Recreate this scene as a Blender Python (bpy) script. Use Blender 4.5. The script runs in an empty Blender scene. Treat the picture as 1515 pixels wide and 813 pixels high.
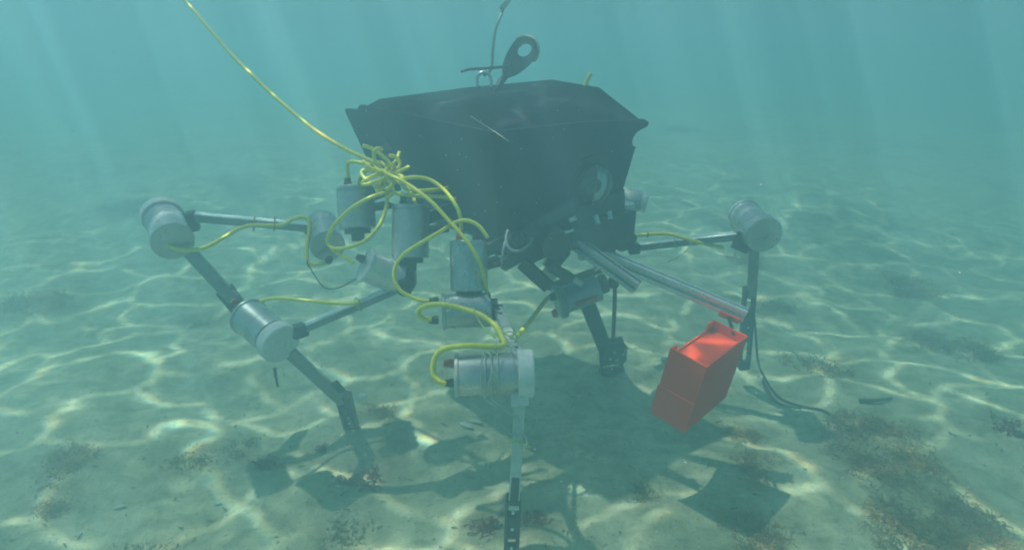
import bpy, math, random
from mathutils import Vector as V, Matrix, noise

rng = random.Random(7)
S = bpy.context.scene
COL = S.collection
R = math.radians

# ------------------------------------------------------------------ camera
PITCH, CAM_H, FPX, CX, CY = R(18.7), 1.0, 903.0, 757.5, 406.5
cam_data = bpy.data.cameras.new('camera')
cam_data.sensor_width = 36.0
cam_data.lens = 36.0 * FPX / 1515.0
cam_data.clip_start, cam_data.clip_end = 0.02, 300.0
cam = bpy.data.objects.new('camera', cam_data)
COL.objects.link(cam)
cam.location = (0, 0, CAM_H)
cam.rotation_euler = (math.pi / 2 - PITCH, 0, 0)
S.camera = cam

# ------------------------------------------------------------------ sky, sun, exposure
SUN_DIR = V((0.29, -0.15, -0.88)).normalized()       # the way the light travels
to_sun = -SUN_DIR
world = bpy.data.worlds.new('World')
S.world = world
world.use_nodes = True
wn = world.node_tree
bg = wn.nodes['Background']
sky = wn.nodes.new('ShaderNodeTexSky')
sky.sky_type = 'NISHITA'
sky.sun_disc = False
sky.sun_elevation = math.asin(to_sun.z)
sky.sun_rotation = math.atan2(to_sun.x, to_sun.y)
wn.links.new(sky.outputs[0], bg.inputs[0])
bg.inputs[1].default_value = 0.055
sun_data = bpy.data.lights.new('sun', 'SUN')
sun_data.energy = 5.0
sun_data.angle = R(1.0)
sun_data.color = (1.0, 0.96, 0.88)
sun = bpy.data.objects.new('sun', sun_data)
COL.objects.link(sun)
sun.rotation_euler = SUN_DIR.to_track_quat('-Z', 'Y').to_euler()
sun.location = (-3, 3, 8)

S.view_settings.view_transform = 'Standard'
S.view_settings.look = 'None'
S.view_settings.gamma = 1.0
S.view_settings.exposure = -0.30
S.view_settings.use_curve_mapping = False
cy = S.cycles
cy.use_denoising = True
cy.denoiser = 'OPENIMAGEDENOISE'
cy.max_bounces = 6
cy.diffuse_bounces = 2
cy.glossy_bounces = 2
cy.transmission_bounces = 4
cy.volume_bounces = 2
cy.transparent_max_bounces = 12
cy.caustics_reflective = False
cy.caustics_refractive = False
cy.sample_clamp_indirect = 4.0
cy.filter_width = 1.9

# ------------------------------------------------------------------ small helpers
CAM_R, CAM_U = V((1, 0, 0)), V((0, math.sin(PITCH), math.cos(PITCH)))
CAM_F = V((0, math.cos(PITCH), -math.sin(PITCH)))
CAM_O = V((0, 0, CAM_H))


def W(px, py, z):
    """the place seen at a pixel of the photograph, z metres into the scene"""
    return CAM_O + CAM_F * z + CAM_R * ((px - CX) / FPX * z) + CAM_U * ((CY - py) / FPX * z)


FEET = [(-.475, 1.585), (0.0, 1.07), (.335, 1.87)]


def ground_h(x, y):
    d = math.hypot(x, y - 1.5)
    k = 1.0 / (1.0 + (d / 9.0) ** 2)
    h = 0.035 * noise.noise(V((x * 0.7, y * 0.7, 3.1)))
    h += k * 0.028 * noise.noise(V((x * 2.6 + 5, y * 2.6, 1.7)))
    ph = 9.0 * (x * 0.35 + y) + 5.0 * noise.noise(V((x * 0.9, y * 0.9, 9.0)))
    h += k * 0.0055 * math.sin(ph * 2.2)
    h += k * 0.010 * noise.noise(V((x * 9.0, y * 9.0, 4.0)))
    for fx, fy in FEET:
        q = math.hypot(x - fx, y - fy)
        if q < .3:
            h += .016 * math.exp(-((q - .045) / .035) ** 2) - .006 * math.exp(-(q / .03) ** 2)
    rise = max(0.0, y - 2.2)
    h += 0.95 * (1 - math.exp(-rise / 4.2)) * rise / (rise + 1.0)
    return h - 0.005


def G(px, py, lift=0.0):
    a = PITCH + math.atan((py - CY) / FPX)
    d = CAM_H / math.tan(a)
    z = d * math.cos(PITCH) + CAM_H * math.sin(PITCH)
    x = (px - CX) / FPX * z
    return V((x, d, ground_h(x, d) + lift))


class MB:
    """collects shapes and links them as one mesh object"""

    def __init__(self):
        self.v, self.f, self.sm = [], [], []

    def add(self, vs, fs, smooth=False):
        o = len(self.v)
        self.v += [tuple(p) for p in vs]
        self.f += [tuple(i + o for i in f) for f in fs]
        self.sm += [smooth] * len(fs)
        return self

    def box(self, c, sx, sy, sz, rot=None, bev=0.0):
        hx, hy, hz = sx / 2, sy / 2, sz / 2
        rot = rot or Matrix.Identity(3)
        c = V(c)
        if bev <= 0:
            vs = [c + rot @ V((x, y, z)) for x in (-hx, hx) for y in (-hy, hy) for z in (-hz, hz)]
            fs = [(0, 1, 3, 2), (4, 6, 7, 5), (0, 4, 5, 1), (2, 3, 7, 6), (0, 2, 6, 4), (1, 5, 7, 3)]
            return self.add(vs, fs)
        b = min(bev, hx * .9, hy * .9, hz * .9)
        prof = [(-hx + b, -hy), (hx - b, -hy), (hx, -hy + b), (hx, hy - b), (hx - b, hy), (-hx + b, hy), (-hx, hy - b), (-hx, -hy + b)]
        rings = []
        for z, k in ((-hz, 1), (-hz + b, 0), (hz - b, 0), (hz, 1)):
            ring = []
            for x, y in prof:
                if k:
                    x = max(-hx + b, min(hx - b, x)); y = max(-hy + b, min(hy - b, y))
                    # keep eight distinct points
                    x *= 0.998 if abs(x) == hx - b else 1
                ring.append(c + rot @ V((x, y, z)))
            rings.append(ring)
        return self.loft(rings, cap=True)

    def loft(self, rings, cap=False, closed=True, smooth=False):
        n = len(rings[0])
        vs = [p for r in rings for p in r]
        fs = []
        for i in range(len(rings) - 1):
            for j in range(n if closed else n - 1):
                k = (j + 1) % n
                fs.append((i * n + j, i * n + k, (i + 1) * n + k, (i + 1) * n + j))
        self.add(vs, fs, smooth)
        if cap:
            o = len(self.v) - len(vs)
            self.f.append(tuple(o + j for j in reversed(range(n)))); self.sm.append(False)
            self.f.append(tuple(o + (len(rings) - 1) * n + j for j in range(n))); self.sm.append(False)
        return self

    def bar(self, a, b, w, h, up=V((0, 0, 1)), bev=0.0015):
        a, b = V(a), V(b)
        z = (b - a).normalized()
        x = up.cross(z)
        x = x.normalized() if x.length > 1e-4 else V((1, 0, 0))
        y = z.cross(x)
        rot = Matrix((x, y, z)).transposed()
        return self.box((a + b) / 2, w, h, (b - a).length, rot, bev)

    def lathe(self, a, d, prof, n=32, smooth=True):
        """prof: (distance along d from a, radius) pairs; sharp where a pair repeats"""
        a, d = V(a), V(d).normalized()
        x = d.orthogonal().normalized()
        y = d.cross(x)
        segs, cur = [], [prof[0]]
        for q in prof[1:]:
            cur.append(q)
            segs.append(cur)
            cur = [q]
        for s in segs:
            rings = [[a + d * t + (x * math.cos(2 * math.pi * i / n) + y * math.sin(2 * math.pi * i / n)) * max(r, 1e-5)
                      for i in range(n)] for t, r in s]
            self.loft(rings, smooth=smooth)
        return self

    def tube(self, pts, r, n=8, sub=6, taper=None, cap=True):
        pts = smooth_path(pts, sub)
        rings = []
        t = (pts[1] - pts[0]).normalized()
        x = t.orthogonal().normalized()
        for i, p in enumerate(pts):
            t = (pts[min(i + 1, len(pts) - 1)] - pts[max(i - 1, 0)]).normalized()
            x = (x - t * x.dot(t)).normalized()
            y = t.cross(x)
            k = 1.0 if taper is None else 1 + (taper - 1) * i / (len(pts) - 1)
            rings.append([p + (x * math.cos(2 * math.pi * j / n) + y * math.sin(2 * math.pi * j / n)) * r * k for j in range(n)])
        return self.loft(rings, cap=cap, smooth=True)

    def prism(self, poly, e):
        """extrude a polygon (3D points) by the vector e"""
        e = V(e)
        n = len(poly)
        vs = [V(p) for p in poly] + [V(p) + e for p in poly]
        fs = [tuple(reversed(range(n))), tuple(range(n, 2 * n))]
        fs += [(i, (i + 1) % n, n + (i + 1) % n, n + i) for i in range(n)]
        return self.add(vs, fs)

    def ball(self, c, r, seg=12, squash=(1, 1, 1)):
        c = V(c)
        rings = []
        for i in range(1, seg // 2):
            th = math.pi * i / (seg // 2)
            rings.append([c + V((r * math.sin(th) * math.cos(2 * math.pi * j / seg) * squash[0],
                                 r * math.sin(th) * math.sin(2 * math.pi * j / seg) * squash[1],
                                 r * math.cos(th) * squash[2])) for j in range(seg)])
        return self.loft(rings, cap=True, smooth=True)

    def build(self, name, mat, parent=None, **props):
        me = bpy.data.meshes.new(name)
        me.from_pydata(self.v, [], self.f)
        me.polygons.foreach_set('use_smooth', self.sm)
        me.materials.append(mat)
        me.update()
        return link(name, me, parent, **props)


def link(name, me, parent=None, **props):
    o = bpy.data.objects.new(name, me)
    COL.objects.link(o)
    if parent is not None:
        o.parent = parent
        root = parent
        off = V((0, 0, 0))
        while root is not None:
            off += root.location
            root = root.parent
        o.location = -off            # vertices are written in world places
    for k, v in props.items():
        o[k] = v
    return o


def smooth_path(pts, sub=6):
    pts = [V(p) for p in pts]
    if len(pts) < 3 or sub <= 1:
        return pts
    out = []
    P = [2 * pts[0] - pts[1]] + pts + [2 * pts[-1] - pts[-2]]
    for i in range(1, len(P) - 2):
        p0, p1, p2, p3 = P[i - 1:i + 3]
        for s in range(sub):
            t = s / sub
            out.append(0.5 * (2 * p1 + (p2 - p0) * t + (2 * p0 - 5 * p1 + 4 * p2 - p3) * t * t + (3 * p1 - p0 - 3 * p2 + p3) * t ** 3))
    out.append(pts[-1])
    return out


def thing(name, loc, label, cat, group=None):
    o = bpy.data.objects.new(name, None)
    o.empty_display_size = 0.1
    COL.objects.link(o)
    o.location = loc
    o['label'], o['category'] = label, cat
    if group:
        o['group'] = group
    return o


# ------------------------------------------------------------------ materials
class Mat:
    def __init__(self, name):
        self.m = bpy.data.materials.new(name)
        self.m.use_nodes = True
        self.nt = self.m.node_tree
        self.p = self.nt.nodes.get('Principled BSDF')
        self.out = self.nt.nodes.get('Material Output')

    def n(self, t, **kw):
        nd = self.nt.nodes.new(t)
        for k, v in kw.items():
            if k.startswith('i_'):
                nd.inputs[k[2:]].default_value = v
            else:
                setattr(nd, k, v)
        return nd

    def l(self, a, b):
        self.nt.links.new(a, b)

    def math(self, op, a, b=None, c=None, clamp=False):
        nd = self.n('ShaderNodeMath', operation=op)
        nd.use_clamp = clamp
        for i, q in enumerate((a, b, c)):
            if q is None:
                continue
            if isinstance(q, (int, float)):
                nd.inputs[i].default_value = q
            else:
                self.l(q, nd.inputs[i])
        return nd.outputs[0]

    def noise(self, vec, scale, detail=3, rough=.55, dist=0.0):
        nd = self.n('ShaderNodeTexNoise')
        nd.inputs['Scale'].default_value = scale
        nd.inputs['Detail'].default_value = detail
        nd.inputs['Roughness'].default_value = rough
        nd.inputs['Distortion'].default_value = dist
        if vec is not None:
            self.l(vec, nd.inputs['Vector'])
        return nd

    def ramp(self, fac, stops):
        nd = self.n('ShaderNodeValToRGB')
        el = nd.color_ramp.elements
        while len(el) < len(stops):
            el.new(0.5)
        for e, (p, c) in zip(el, stops):
            e.position = p
            e.color = (c, c, c, 1) if isinstance(c, (int, float)) else tuple(c) + (1,)
        self.l(fac, nd.inputs[0])
        return nd.outputs[0]

    def mix(self, fac, a, b):
        nd = self.n('ShaderNodeMix', data_type='RGBA')
        for sock, q in ((nd.inputs[0], fac), (nd.inputs[6], a), (nd.inputs[7], b)):
            if isinstance(q, (int, float)):
                sock.default_value = q
            elif isinstance(q, tuple):
                sock.default_value = q + (1,) if len(q) == 3 else q
            else:
                self.l(q, sock)
        return nd.outputs[2]


def worn(name, a, b, rough=.5, metal=0.0, scale=60, spec=.5, bump=0.0):
    """a surface whose colour wanders between a and b with grime and scuffs"""
    M = Mat(name)
    co = M.n('ShaderNodeTexCoord').outputs['Object']
    n1 = M.noise(co, scale * .25, 4, .6)
    n2 = M.noise(co, scale * 2.2, 3, .6)
    f = M.ramp(n1.outputs[0], [(.3, 0.0), (.72, 1.0)])
    c = M.mix(f, a, b)
    k = M.math('MULTIPLY_ADD', n2.outputs[0], .5, .75)
    hs = M.n('ShaderNodeHueSaturation')
    M.l(c, hs.inputs['Color']); M.l(k, hs.inputs['Value'])
    M.l(hs.outputs[0], M.p.inputs['Base Color'])
    M.p.inputs['Metallic'].default_value = metal
    r = M.math('MULTIPLY_ADD', n1.outputs[0], .35, rough - .17)
    M.l(r, M.p.inputs['Roughness'])
    M.p.inputs['Specular IOR Level'].default_value = spec
    if bump:
        bp = M.n('ShaderNodeBump')
        bp.inputs['Strength'].default_value = bump
        bp.inputs['Distance'].default_value = .002
        M.l(n2.outputs[0], bp.inputs['Height'])
        M.l(bp.outputs[0], M.p.inputs['Normal'])
    return M.m


ALU = worn('brushed_aluminium', (.56, .58, .59), (.38, .41, .43), .30, .6, 50)
ALU_BRIGHT = worn('bright_aluminium', (.84, .86, .87), (.66, .68, .70), .30, .45, 40)
GREY_PLASTIC = worn('pale_grey_plastic', (.76, .77, .76), (.62, .64, .63), .5, 0, 40)
HULL = worn('black_hull_plastic', (.046, .044, .066), (.054, .052, .076), .75, 0, 14, .08)
BLACK = worn('black_plastic', (.022, .024, .028), (.04, .042, .046), .45, 0, 50)
DARK_METAL = worn('dark_anodised_metal', (.045, .05, .055), (.08, .085, .09), .45, .3, 50)
YELLOW = worn('yellow_cable_jacket', (.95, .85, .05), (.80, .72, .06), .45, 0, 40)
RED_PLUG = worn('red_plug_plastic', (.62, .06, .05), (.5, .08, .06), .45, 0, 60)
ROPE = worn('pale_rope', (.55, .56, .52), (.42, .44, .42), .7, 0, 120)
TIE = worn('clear_nylon_tie', (.5, .56, .5), (.42, .5, .45), .3, 0, 60)
TIE_GREEN = worn('yellow_green_tie', (.55, .62, .1), (.45, .55, .12), .4, 0, 60)
BLUE_TUBE = worn('bluish_housing', (.34, .50, .60), (.26, .40, .50), .4, .3, 50)
TIBIA = worn('grey_green_leg_bar', (.30, .34, .33), (.22, .25, .245), .5, .2, 40)


def red_plastic():
    M = Mat('translucent_red_plastic')
    co = M.n('ShaderNodeTexCoord').outputs['Object']
    n1 = M.noise(co, 14, 4, .6)
    c = M.mix(n1.outputs[0], (.94, .055, .02), (.96, .085, .03))
    d = M.n('ShaderNodeBsdfDiffuse'); t = M.n('ShaderNodeBsdfTranslucent'); g = M.n('ShaderNodeBsdfGlossy')
    g.inputs['Roughness'].default_value = .35
    M.l(c, d.inputs[0]); M.l(c, t.inputs[0])
    m1 = M.n('ShaderNodeMixShader'); m1.inputs[0].default_value = .13
    M.l(d.outputs[0], m1.inputs[1]); M.l(t.outputs[0], m1.inputs[2])
    m2 = M.n('ShaderNodeMixShader'); m2.inputs[0].default_value = .04
    M.l(m1.outputs[0], m2.inputs[1]); M.l(g.outputs[0], m2.inputs[2])
    M.l(m2.outputs[0], M.out.inputs[0])
    return M.m


RED = red_plastic()


def glass():
    M = Mat('dome_glass')
    g = M.n('ShaderNodeBsdfGlossy'); g.inputs['Roughness'].default_value = .06
    t = M.n('ShaderNodeBsdfTransparent'); t.inputs[0].default_value = (.8, .9, .93, 1)
    fr = M.n('ShaderNodeFresnel'); fr.inputs[0].default_value = 1.6
    f = M.math('MULTIPLY_ADD', fr.outputs[0], .9, .08, True)
    m = M.n('ShaderNodeMixShader')
    M.l(f, m.inputs[0]); M.l(t.outputs[0], m.inputs[1]); M.l(g.outputs[0], m.inputs[2])
    M.l(m.outputs[0], M.out.inputs[0])
    return M.m


GLASS = glass()


def sand():
    M = Mat('seabed_sand')
    co = M.n('ShaderNodeTexCoord').outputs['Object']
    big = M.noise(co, .9, 5, .6, .6)
    mid = M.noise(co, 3.2, 5, .62, .8)
    red = M.noise(co, 2.1, 4, .6, 1.2)
    fine = M.noise(co, 90, 3, .6)
    grain = M.noise(co, 420, 2, .5)
    c = M.mix(M.ramp(mid.outputs[0], [(.35, 0.0), (.66, 1.0)]), (.67, .63, .41), (.52, .51, .32))
    mot = M.noise(co, 14, 4, .65, .5)
    c = M.mix(M.ramp(mot.outputs[0], [(.42, 0.0), (.70, .75)]), c, (.23, .24, .13))
    alg = M.ramp(big.outputs[0], [(.50, 0.0), (.66, 1.0)])
    alg2 = M.math('MULTIPLY', alg, M.ramp(mid.outputs[0], [(.42, 0.0), (.6, 1.0)]))
    c = M.mix(M.math('MULTIPLY', alg2, .75), c, (.13, .145, .065))
    at = M.n('ShaderNodeAttribute', attribute_name='algae')
    fl = M.math('MULTIPLY', at.outputs['Fac'], M.math('MULTIPLY_ADD', M.noise(co, 22, 4, .7, .6).outputs[0], 2.2, -.35, True), clamp=True)
    c = M.mix(M.math('MULTIPLY', fl, .8), c, (.27, .215, .115))
    rd = M.math('MULTIPLY', M.ramp(red.outputs[0], [(.6, 0.0), (.72, 1.0)]), .5)
    c = M.mix(rd, c, (.20, .115, .07))
    sp = M.ramp(fine.outputs[0], [(.29, 1.0), (.39, 0.0)])
    c = M.mix(M.math('MULTIPLY', sp, .6), c, (.09, .085, .06))
    hs = M.n('ShaderNodeHueSaturation')
    M.l(c, hs.inputs['Color'])
    M.l(M.math('MULTIPLY_ADD', grain.outputs[0], .9, .55), hs.inputs['Value'])
    M.l(hs.outputs[0], M.p.inputs['Base Color'])
    M.p.inputs['Roughness'].default_value = .95
    M.p.inputs['Specular IOR Level'].default_value = .1
    b1 = M.n('ShaderNodeBump'); b1.inputs['Strength'].default_value = .5; b1.inputs['Distance'].default_value = .006
    M.l(fine.outputs[0], b1.inputs['Height'])
    b2 = M.n('ShaderNodeBump'); b2.inputs['Strength'].default_value = .8; b2.inputs['Distance'].default_value = .012
    M.l(M.noise(co, 24, 4, .6, .4).outputs[0], b2.inputs['Height'])
    M.l(b1.outputs[0], b2.inputs['Normal'])
    M.l(b2.outputs[0], M.p.inputs['Normal'])
    return M.m


def water_light_mask():
    """flat water surface; bright bands of sunlight are painted into its transparent colour"""
    M = Mat('water_light_bands')
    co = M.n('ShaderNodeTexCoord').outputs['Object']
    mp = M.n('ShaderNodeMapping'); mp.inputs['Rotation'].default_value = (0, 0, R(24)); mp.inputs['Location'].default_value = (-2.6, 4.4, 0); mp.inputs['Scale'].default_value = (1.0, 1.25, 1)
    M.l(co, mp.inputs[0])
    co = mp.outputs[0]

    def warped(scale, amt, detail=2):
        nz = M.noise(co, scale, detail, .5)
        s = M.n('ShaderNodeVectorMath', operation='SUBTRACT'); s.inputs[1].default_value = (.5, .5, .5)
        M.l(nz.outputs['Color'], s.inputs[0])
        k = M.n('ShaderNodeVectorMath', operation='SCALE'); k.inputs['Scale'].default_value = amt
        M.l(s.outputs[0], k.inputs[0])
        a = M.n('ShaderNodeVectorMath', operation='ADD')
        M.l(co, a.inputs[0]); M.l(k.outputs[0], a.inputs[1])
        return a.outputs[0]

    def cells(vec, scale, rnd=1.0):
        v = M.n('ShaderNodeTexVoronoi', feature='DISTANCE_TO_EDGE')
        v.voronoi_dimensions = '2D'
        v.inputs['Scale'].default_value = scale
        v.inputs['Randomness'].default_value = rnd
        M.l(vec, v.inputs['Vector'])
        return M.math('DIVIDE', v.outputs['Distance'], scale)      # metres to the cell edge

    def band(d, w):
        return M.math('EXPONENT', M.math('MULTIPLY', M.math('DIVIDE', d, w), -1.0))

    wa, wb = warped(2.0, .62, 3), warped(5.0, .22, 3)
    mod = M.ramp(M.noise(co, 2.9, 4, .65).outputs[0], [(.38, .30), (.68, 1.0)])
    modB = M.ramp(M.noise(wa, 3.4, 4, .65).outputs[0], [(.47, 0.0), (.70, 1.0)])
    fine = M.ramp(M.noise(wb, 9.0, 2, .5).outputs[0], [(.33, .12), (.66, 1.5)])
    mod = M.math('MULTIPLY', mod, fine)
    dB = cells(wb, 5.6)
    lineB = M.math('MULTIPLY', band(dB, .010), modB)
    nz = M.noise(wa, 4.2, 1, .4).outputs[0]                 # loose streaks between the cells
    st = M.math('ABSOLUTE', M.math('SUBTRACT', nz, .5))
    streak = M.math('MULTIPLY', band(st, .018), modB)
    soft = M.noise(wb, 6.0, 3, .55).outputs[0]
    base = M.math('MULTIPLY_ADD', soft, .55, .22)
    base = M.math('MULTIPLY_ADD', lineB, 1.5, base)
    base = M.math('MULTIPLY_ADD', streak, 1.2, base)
    # the painted light bands fade to an almost even tint further off
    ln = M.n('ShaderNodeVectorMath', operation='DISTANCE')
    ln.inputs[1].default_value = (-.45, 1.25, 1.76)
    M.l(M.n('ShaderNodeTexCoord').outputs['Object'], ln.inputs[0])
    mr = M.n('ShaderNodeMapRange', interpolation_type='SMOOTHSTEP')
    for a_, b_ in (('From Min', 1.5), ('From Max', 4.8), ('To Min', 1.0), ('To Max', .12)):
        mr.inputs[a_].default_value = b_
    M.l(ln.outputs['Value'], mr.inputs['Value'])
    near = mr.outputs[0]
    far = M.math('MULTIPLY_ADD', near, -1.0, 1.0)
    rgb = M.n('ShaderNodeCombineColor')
    for k, sh in enumerate((-.003, 0.0, .003)):           # shifted red and blue paint colour fringes on the light bands
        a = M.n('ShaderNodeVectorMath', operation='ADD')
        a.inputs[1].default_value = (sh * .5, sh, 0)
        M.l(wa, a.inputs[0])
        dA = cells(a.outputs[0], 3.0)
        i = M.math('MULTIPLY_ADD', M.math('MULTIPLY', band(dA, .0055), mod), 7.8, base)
        i = M.math('MULTIPLY_ADD', M.math('MULTIPLY', band(dA, .04), mod), .7, i)
        M.l(M.math('ADD', M.math('MULTIPLY', i, near), far), rgb.inputs[k])
    t = M.n('ShaderNodeBsdfTransparent')
    M.l(rgb.outputs[0], t.inputs[0])
    M.l(t.outputs[0], M.out.inputs[0])
    return M.m


def weed_mat(name, a, b):
    M = Mat(name)
    info = M.n('ShaderNodeObjectInfo')
    co = M.n('ShaderNodeTexCoord').outputs['Object']
    f = M.math('ADD', M.math('MULTIPLY', info.outputs['Random'], .5), M.math('MULTIPLY', M.noise(co, 25, 3).outputs[0], .5))
    c = M.mix(f, a, b)
    d = M.n('ShaderNodeBsdfDiffuse'); t = M.n('ShaderNodeBsdfTranslucent')
    M.l(c, d.inputs[0]); M.l(c, t.inputs[0])
    m = M.n('ShaderNodeMixShader'); m.inputs[0].default_value = .62
    M.l(d.outputs[0], m.inputs[1]); M.l(t.outputs[0], m.inputs[2])
    M.l(m.outputs[0], M.out.inputs[0])
    return M.m


WEED_BROWN = weed_mat('brown_seaweed', (.60, .42, .24), (.48, .38, .23))
WEED_OLIVE = weed_mat('olive_seaweed', (.36, .36, .17), (.42, .38, .19))
WEED_RED = weed_mat('red_seaweed', (.40, .13, .09), (.30, .13, .09))
SHELL = worn('pale_shell', (.66, .64, .56), (.5, .5, .44), .5, 0, 120)
DEBRIS = worn('dark_plant_bits', (.10, .095, .065), (.15, .13, .08), .8, 0, 60)

# ------------------------------------------------------------------ the setting
weeds = [
    ('b', 1292, 640, 1.0, 'brown bushy seaweed clump right of the red box, topmost of the large patch'),
    ('b', 1345, 690, .95, 'brown bushy seaweed clump in the middle of the large patch at right'),
    ('b', 1278, 700, .8, 'dark seaweed clump on the left edge of the large patch at right'),
    ('b', 1400, 740, .9, 'brown seaweed clump on the right edge of the large patch at right'),
    ('b', 1330, 775, .9, 'brown seaweed clump at the lower end of the large patch at right'),
    ('b', 1420, 800, .8, 'low brown seaweed clump at the bottom edge of the picture, under the large patch'),
    ('b', 1222, 548, .95, 'reddish brown seaweed clump beside the dark cord at right'),
    ('b', 1150, 455, 1.1, 'brown seaweed clump behind the lower leg of the right motor'),
    ('b', 1105, 400, 1.2, 'hazy brown seaweed clump under the right motor'),
    ('b', 1340, 425, 1.3, 'faint brown seaweed clump far off on the sand at right'),
    ('b', 1122, 690, .5, 'small brown seaweed tuft at the edge of the robot shadow'),
    ('b', 1130, 785, .8, 'dark brown seaweed clump low in front of the robot shadow'),
    ('b', 1092, 632, .55, 'small brown seaweed tuft below the red box'),
    ('o', 1065, 447, 1.0, 'olive seaweed tuft on the sand behind the rail'),
    ('o', 265, 668, .8, 'flat olive seaweed patch on the left sand below the middle motor'),
    ('o', 338, 655, .7, 'flat olive seaweed patch right of another olive patch on the left sand'),
    ('r', 392, 676, .9, 'small red seaweed sprig on the sand left of the dark leg shadow'),
    ('r', 534, 700, 1.4, 'red seaweed tuft beside the elongated leg shadow'),
    ('r', 482, 650, .6, 'thin red seaweed sprig in front of the middle foot'),
    ('b', 562, 604, .7, 'brown seaweed tuft right beside the middle foot'),
    ('b', 92, 690, .8, 'reddish brown seaweed clump at lower left'),
    ('b', 84, 738, .6, 'dark low seaweed tuft below the lower left clump'),
    ('r', 722, 768, 1.0, 'reddish seaweed tuft left of the front foot'),
    ('r', 792, 772, .9, 'reddish seaweed tuft right of the front foot'),
    ('o', 505, 792, 1.0, 'olive seaweed patch at the bottom edge, left of the front foot'),
    ('o', 230, 805, .9, 'olive seaweed patch at the bottom edge, lower left'),
    ('b', 205, 345, 1.4, 'dark hazy seaweed clump behind the rear left motor'),
    ('b', 318, 228, 1.7, 'faint reddish seaweed clump far away at upper left'),
    ('o', 300, 470, 1.2, 'olive seaweed patch left of the middle motor'),
    ('b', 1395, 505, 1.0, 'faint low seaweed clump on the right sand'),
    ('b', 60, 455, 1.3, 'faint brown seaweed clump at the left edge'),
    ('b', 1010, 262, 1.6, 'faint seaweed clump far behind the hull nose'),
    ('o', 960, 745, .8, 'olive seaweed patch below the robot shadow'),
    ('r', 1495, 640, 1.3, 'reddish seaweed tuft at the right edge'),
]

XMAX, YMIN, YMAX = 34.0, -7.0, 46.0


def spaced(lo, hi, c, n, k):
    a, b = math.asinh((lo - c) / k), math.asinh((hi - c) / k)
    return [c + k * math.sinh(a + (b - a) * i / (n - 1)) for i in range(n)]


def seabed():
    xs, ys = spaced(-XMAX, XMAX, 0, 330, .9), spaced(YMIN, YMAX, 1.3, 330, .8)
    vs = [(x, y, ground_h(x, y)) for y in ys for x in xs]
    n = len(xs)
    fs = [(j * n + i, j * n + i + 1, (j + 1) * n + i + 1, (j + 1) * n + i) for j in range(len(ys) - 1) for i in range(n - 1)]
    o = MB().add(vs, fs, True).build('seabed', sand(), kind='structure', label='rippled pale sand seabed with patches of algae film')
    spots = [(G(w[1], w[2]), .13 * w[3] if w[0] == 'b' else .10 * w[3]) for w in weeds]
    val = []
    for x, y, z in vs:
        a = 0.0
        if -4 < x < 4 and 0 < y < 9:
            for g, r in spots:
                q = ((x - g.x) ** 2 + (y - g.y) ** 2) / (r * r)
                if q < 6:
                    a += math.exp(-q)
        val.append(min(1.0, a))
    at = o.data.attributes.new('algae', 'FLOAT', 'POINT')      # where the algae film grows
    at.data.foreach_set('value', val)


seabed()
HAZE_TOP = 1.72
mb = MB().add([(-45, -15, 1.76), (45, -15, 1.76), (45, 55, 1.76), (-45, 55, 1.76)], [(0, 1, 2, 3)])
mb.build('water_surface', water_light_mask(), kind='structure', label='flat water surface overhead with sunlight bands painted into its colour')

# ------------------------------------------------------------------ the walking robot
U = V((.65, -.76, 0)).normalized()        # the way the robot faces
SIDE = V((.76, .65, 0)).normalized()      # across the robot, away from the camera
BASE = V((-.028, 1.42, 0))                # near front corner on the ground plan
UP = V((0, 0, 1))


def H(u, v, z):
    return BASE + U * u + SIDE * v + UP * z


robot = thing('walking_robot', H(-.33, .22, 0), 'black hulled six legged underwater robot with silver motor housings standing on the sand', 'robot')


def part(mb, name, mat, parent=robot, **kw):
    return mb.build(name, mat, parent, **kw)


# hull ---------------------------------------------------------------
lower = [H(-.665, .015, .715), H(-.02, .015, .575), H(-.02, .40, .615), H(-.665, .40, .715)]
upper = [H(-.665, -.03, .872), H(.005, -.03, .862), H(.005, .425, .862), H(-.665, .425, .872)]
deck = [H(-.60, .03, .913), H(-.10, .06, .915), H(-.08, .42, .950), H(-.27, .42, .968), H(-.60, .36, .94)]
mb = MB()
mb.loft([lower, upper], cap=True)
hull = part(mb, 'hull', HULL)
mb = MB()
rim = [H(-.66, -.025, .873), H(.026, -.03, .866), H(.026, .475, .866), H(-.66, .47, .872)]
mb.add(rim + deck, [(0, 1, 5, 4), (1, 2, 6, 5), (2, 7, 6), (2, 3, 8, 7), (3, 0, 4, 8), (4, 5, 6, 7, 8)])
part(mb, 'lid', worn('black_lid_plastic', (.016, .018, .026), (.024, .026, .036), .8, 0, 14, .05), hull)


def rounded(poly, r, n=4):
    out = []
    k = len(poly)
    for i in range(k):
        p, a, b = V(poly[i]), V(poly[i - 1]), V(poly[(i + 1) % k])
        da, db = (a - p), (b - p)
        q = min(r, da.length * .4, db.length * .4)
        s, e = p + da.normalized() * q, p + db.normalized() * q
        for j in range(n + 1):
            t = j / n
            out.append(s * (1 - t) ** 2 + p * 2 * t * (1 - t) + e * t * t)
    return out


side_poly = [H(-.69, -.045, .884), H(-.60, -.045, .886), H(-.585, -.045, .90), H(.02, -.045, .868), H(-.005, .0, .56), H(-.20, .0, .628), H(-.64, .0, .72)]
mb = MB().prism(rounded(side_poly, .018), SIDE * .010)
part(mb, 'side_panel', HULL, hull)
far_poly = [p + SIDE * (.475 if i < 4 else .41) for i, p in enumerate(side_poly)]
far_poly[3] = far_poly[3] - U * .05
far_poly[4] = far_poly[4] - U * .03
mb = MB().prism(rounded(far_poly, .018), SIDE * -.010)
part(mb, 'side_panel', HULL, hull)
# front panel with its round notch at the far edge
e0, e1 = H(.034, -.05, .868), H(-.004, .0, .562)
f0, f1 = H(.034, .49, .868), H(.0, .43, .625)


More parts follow.
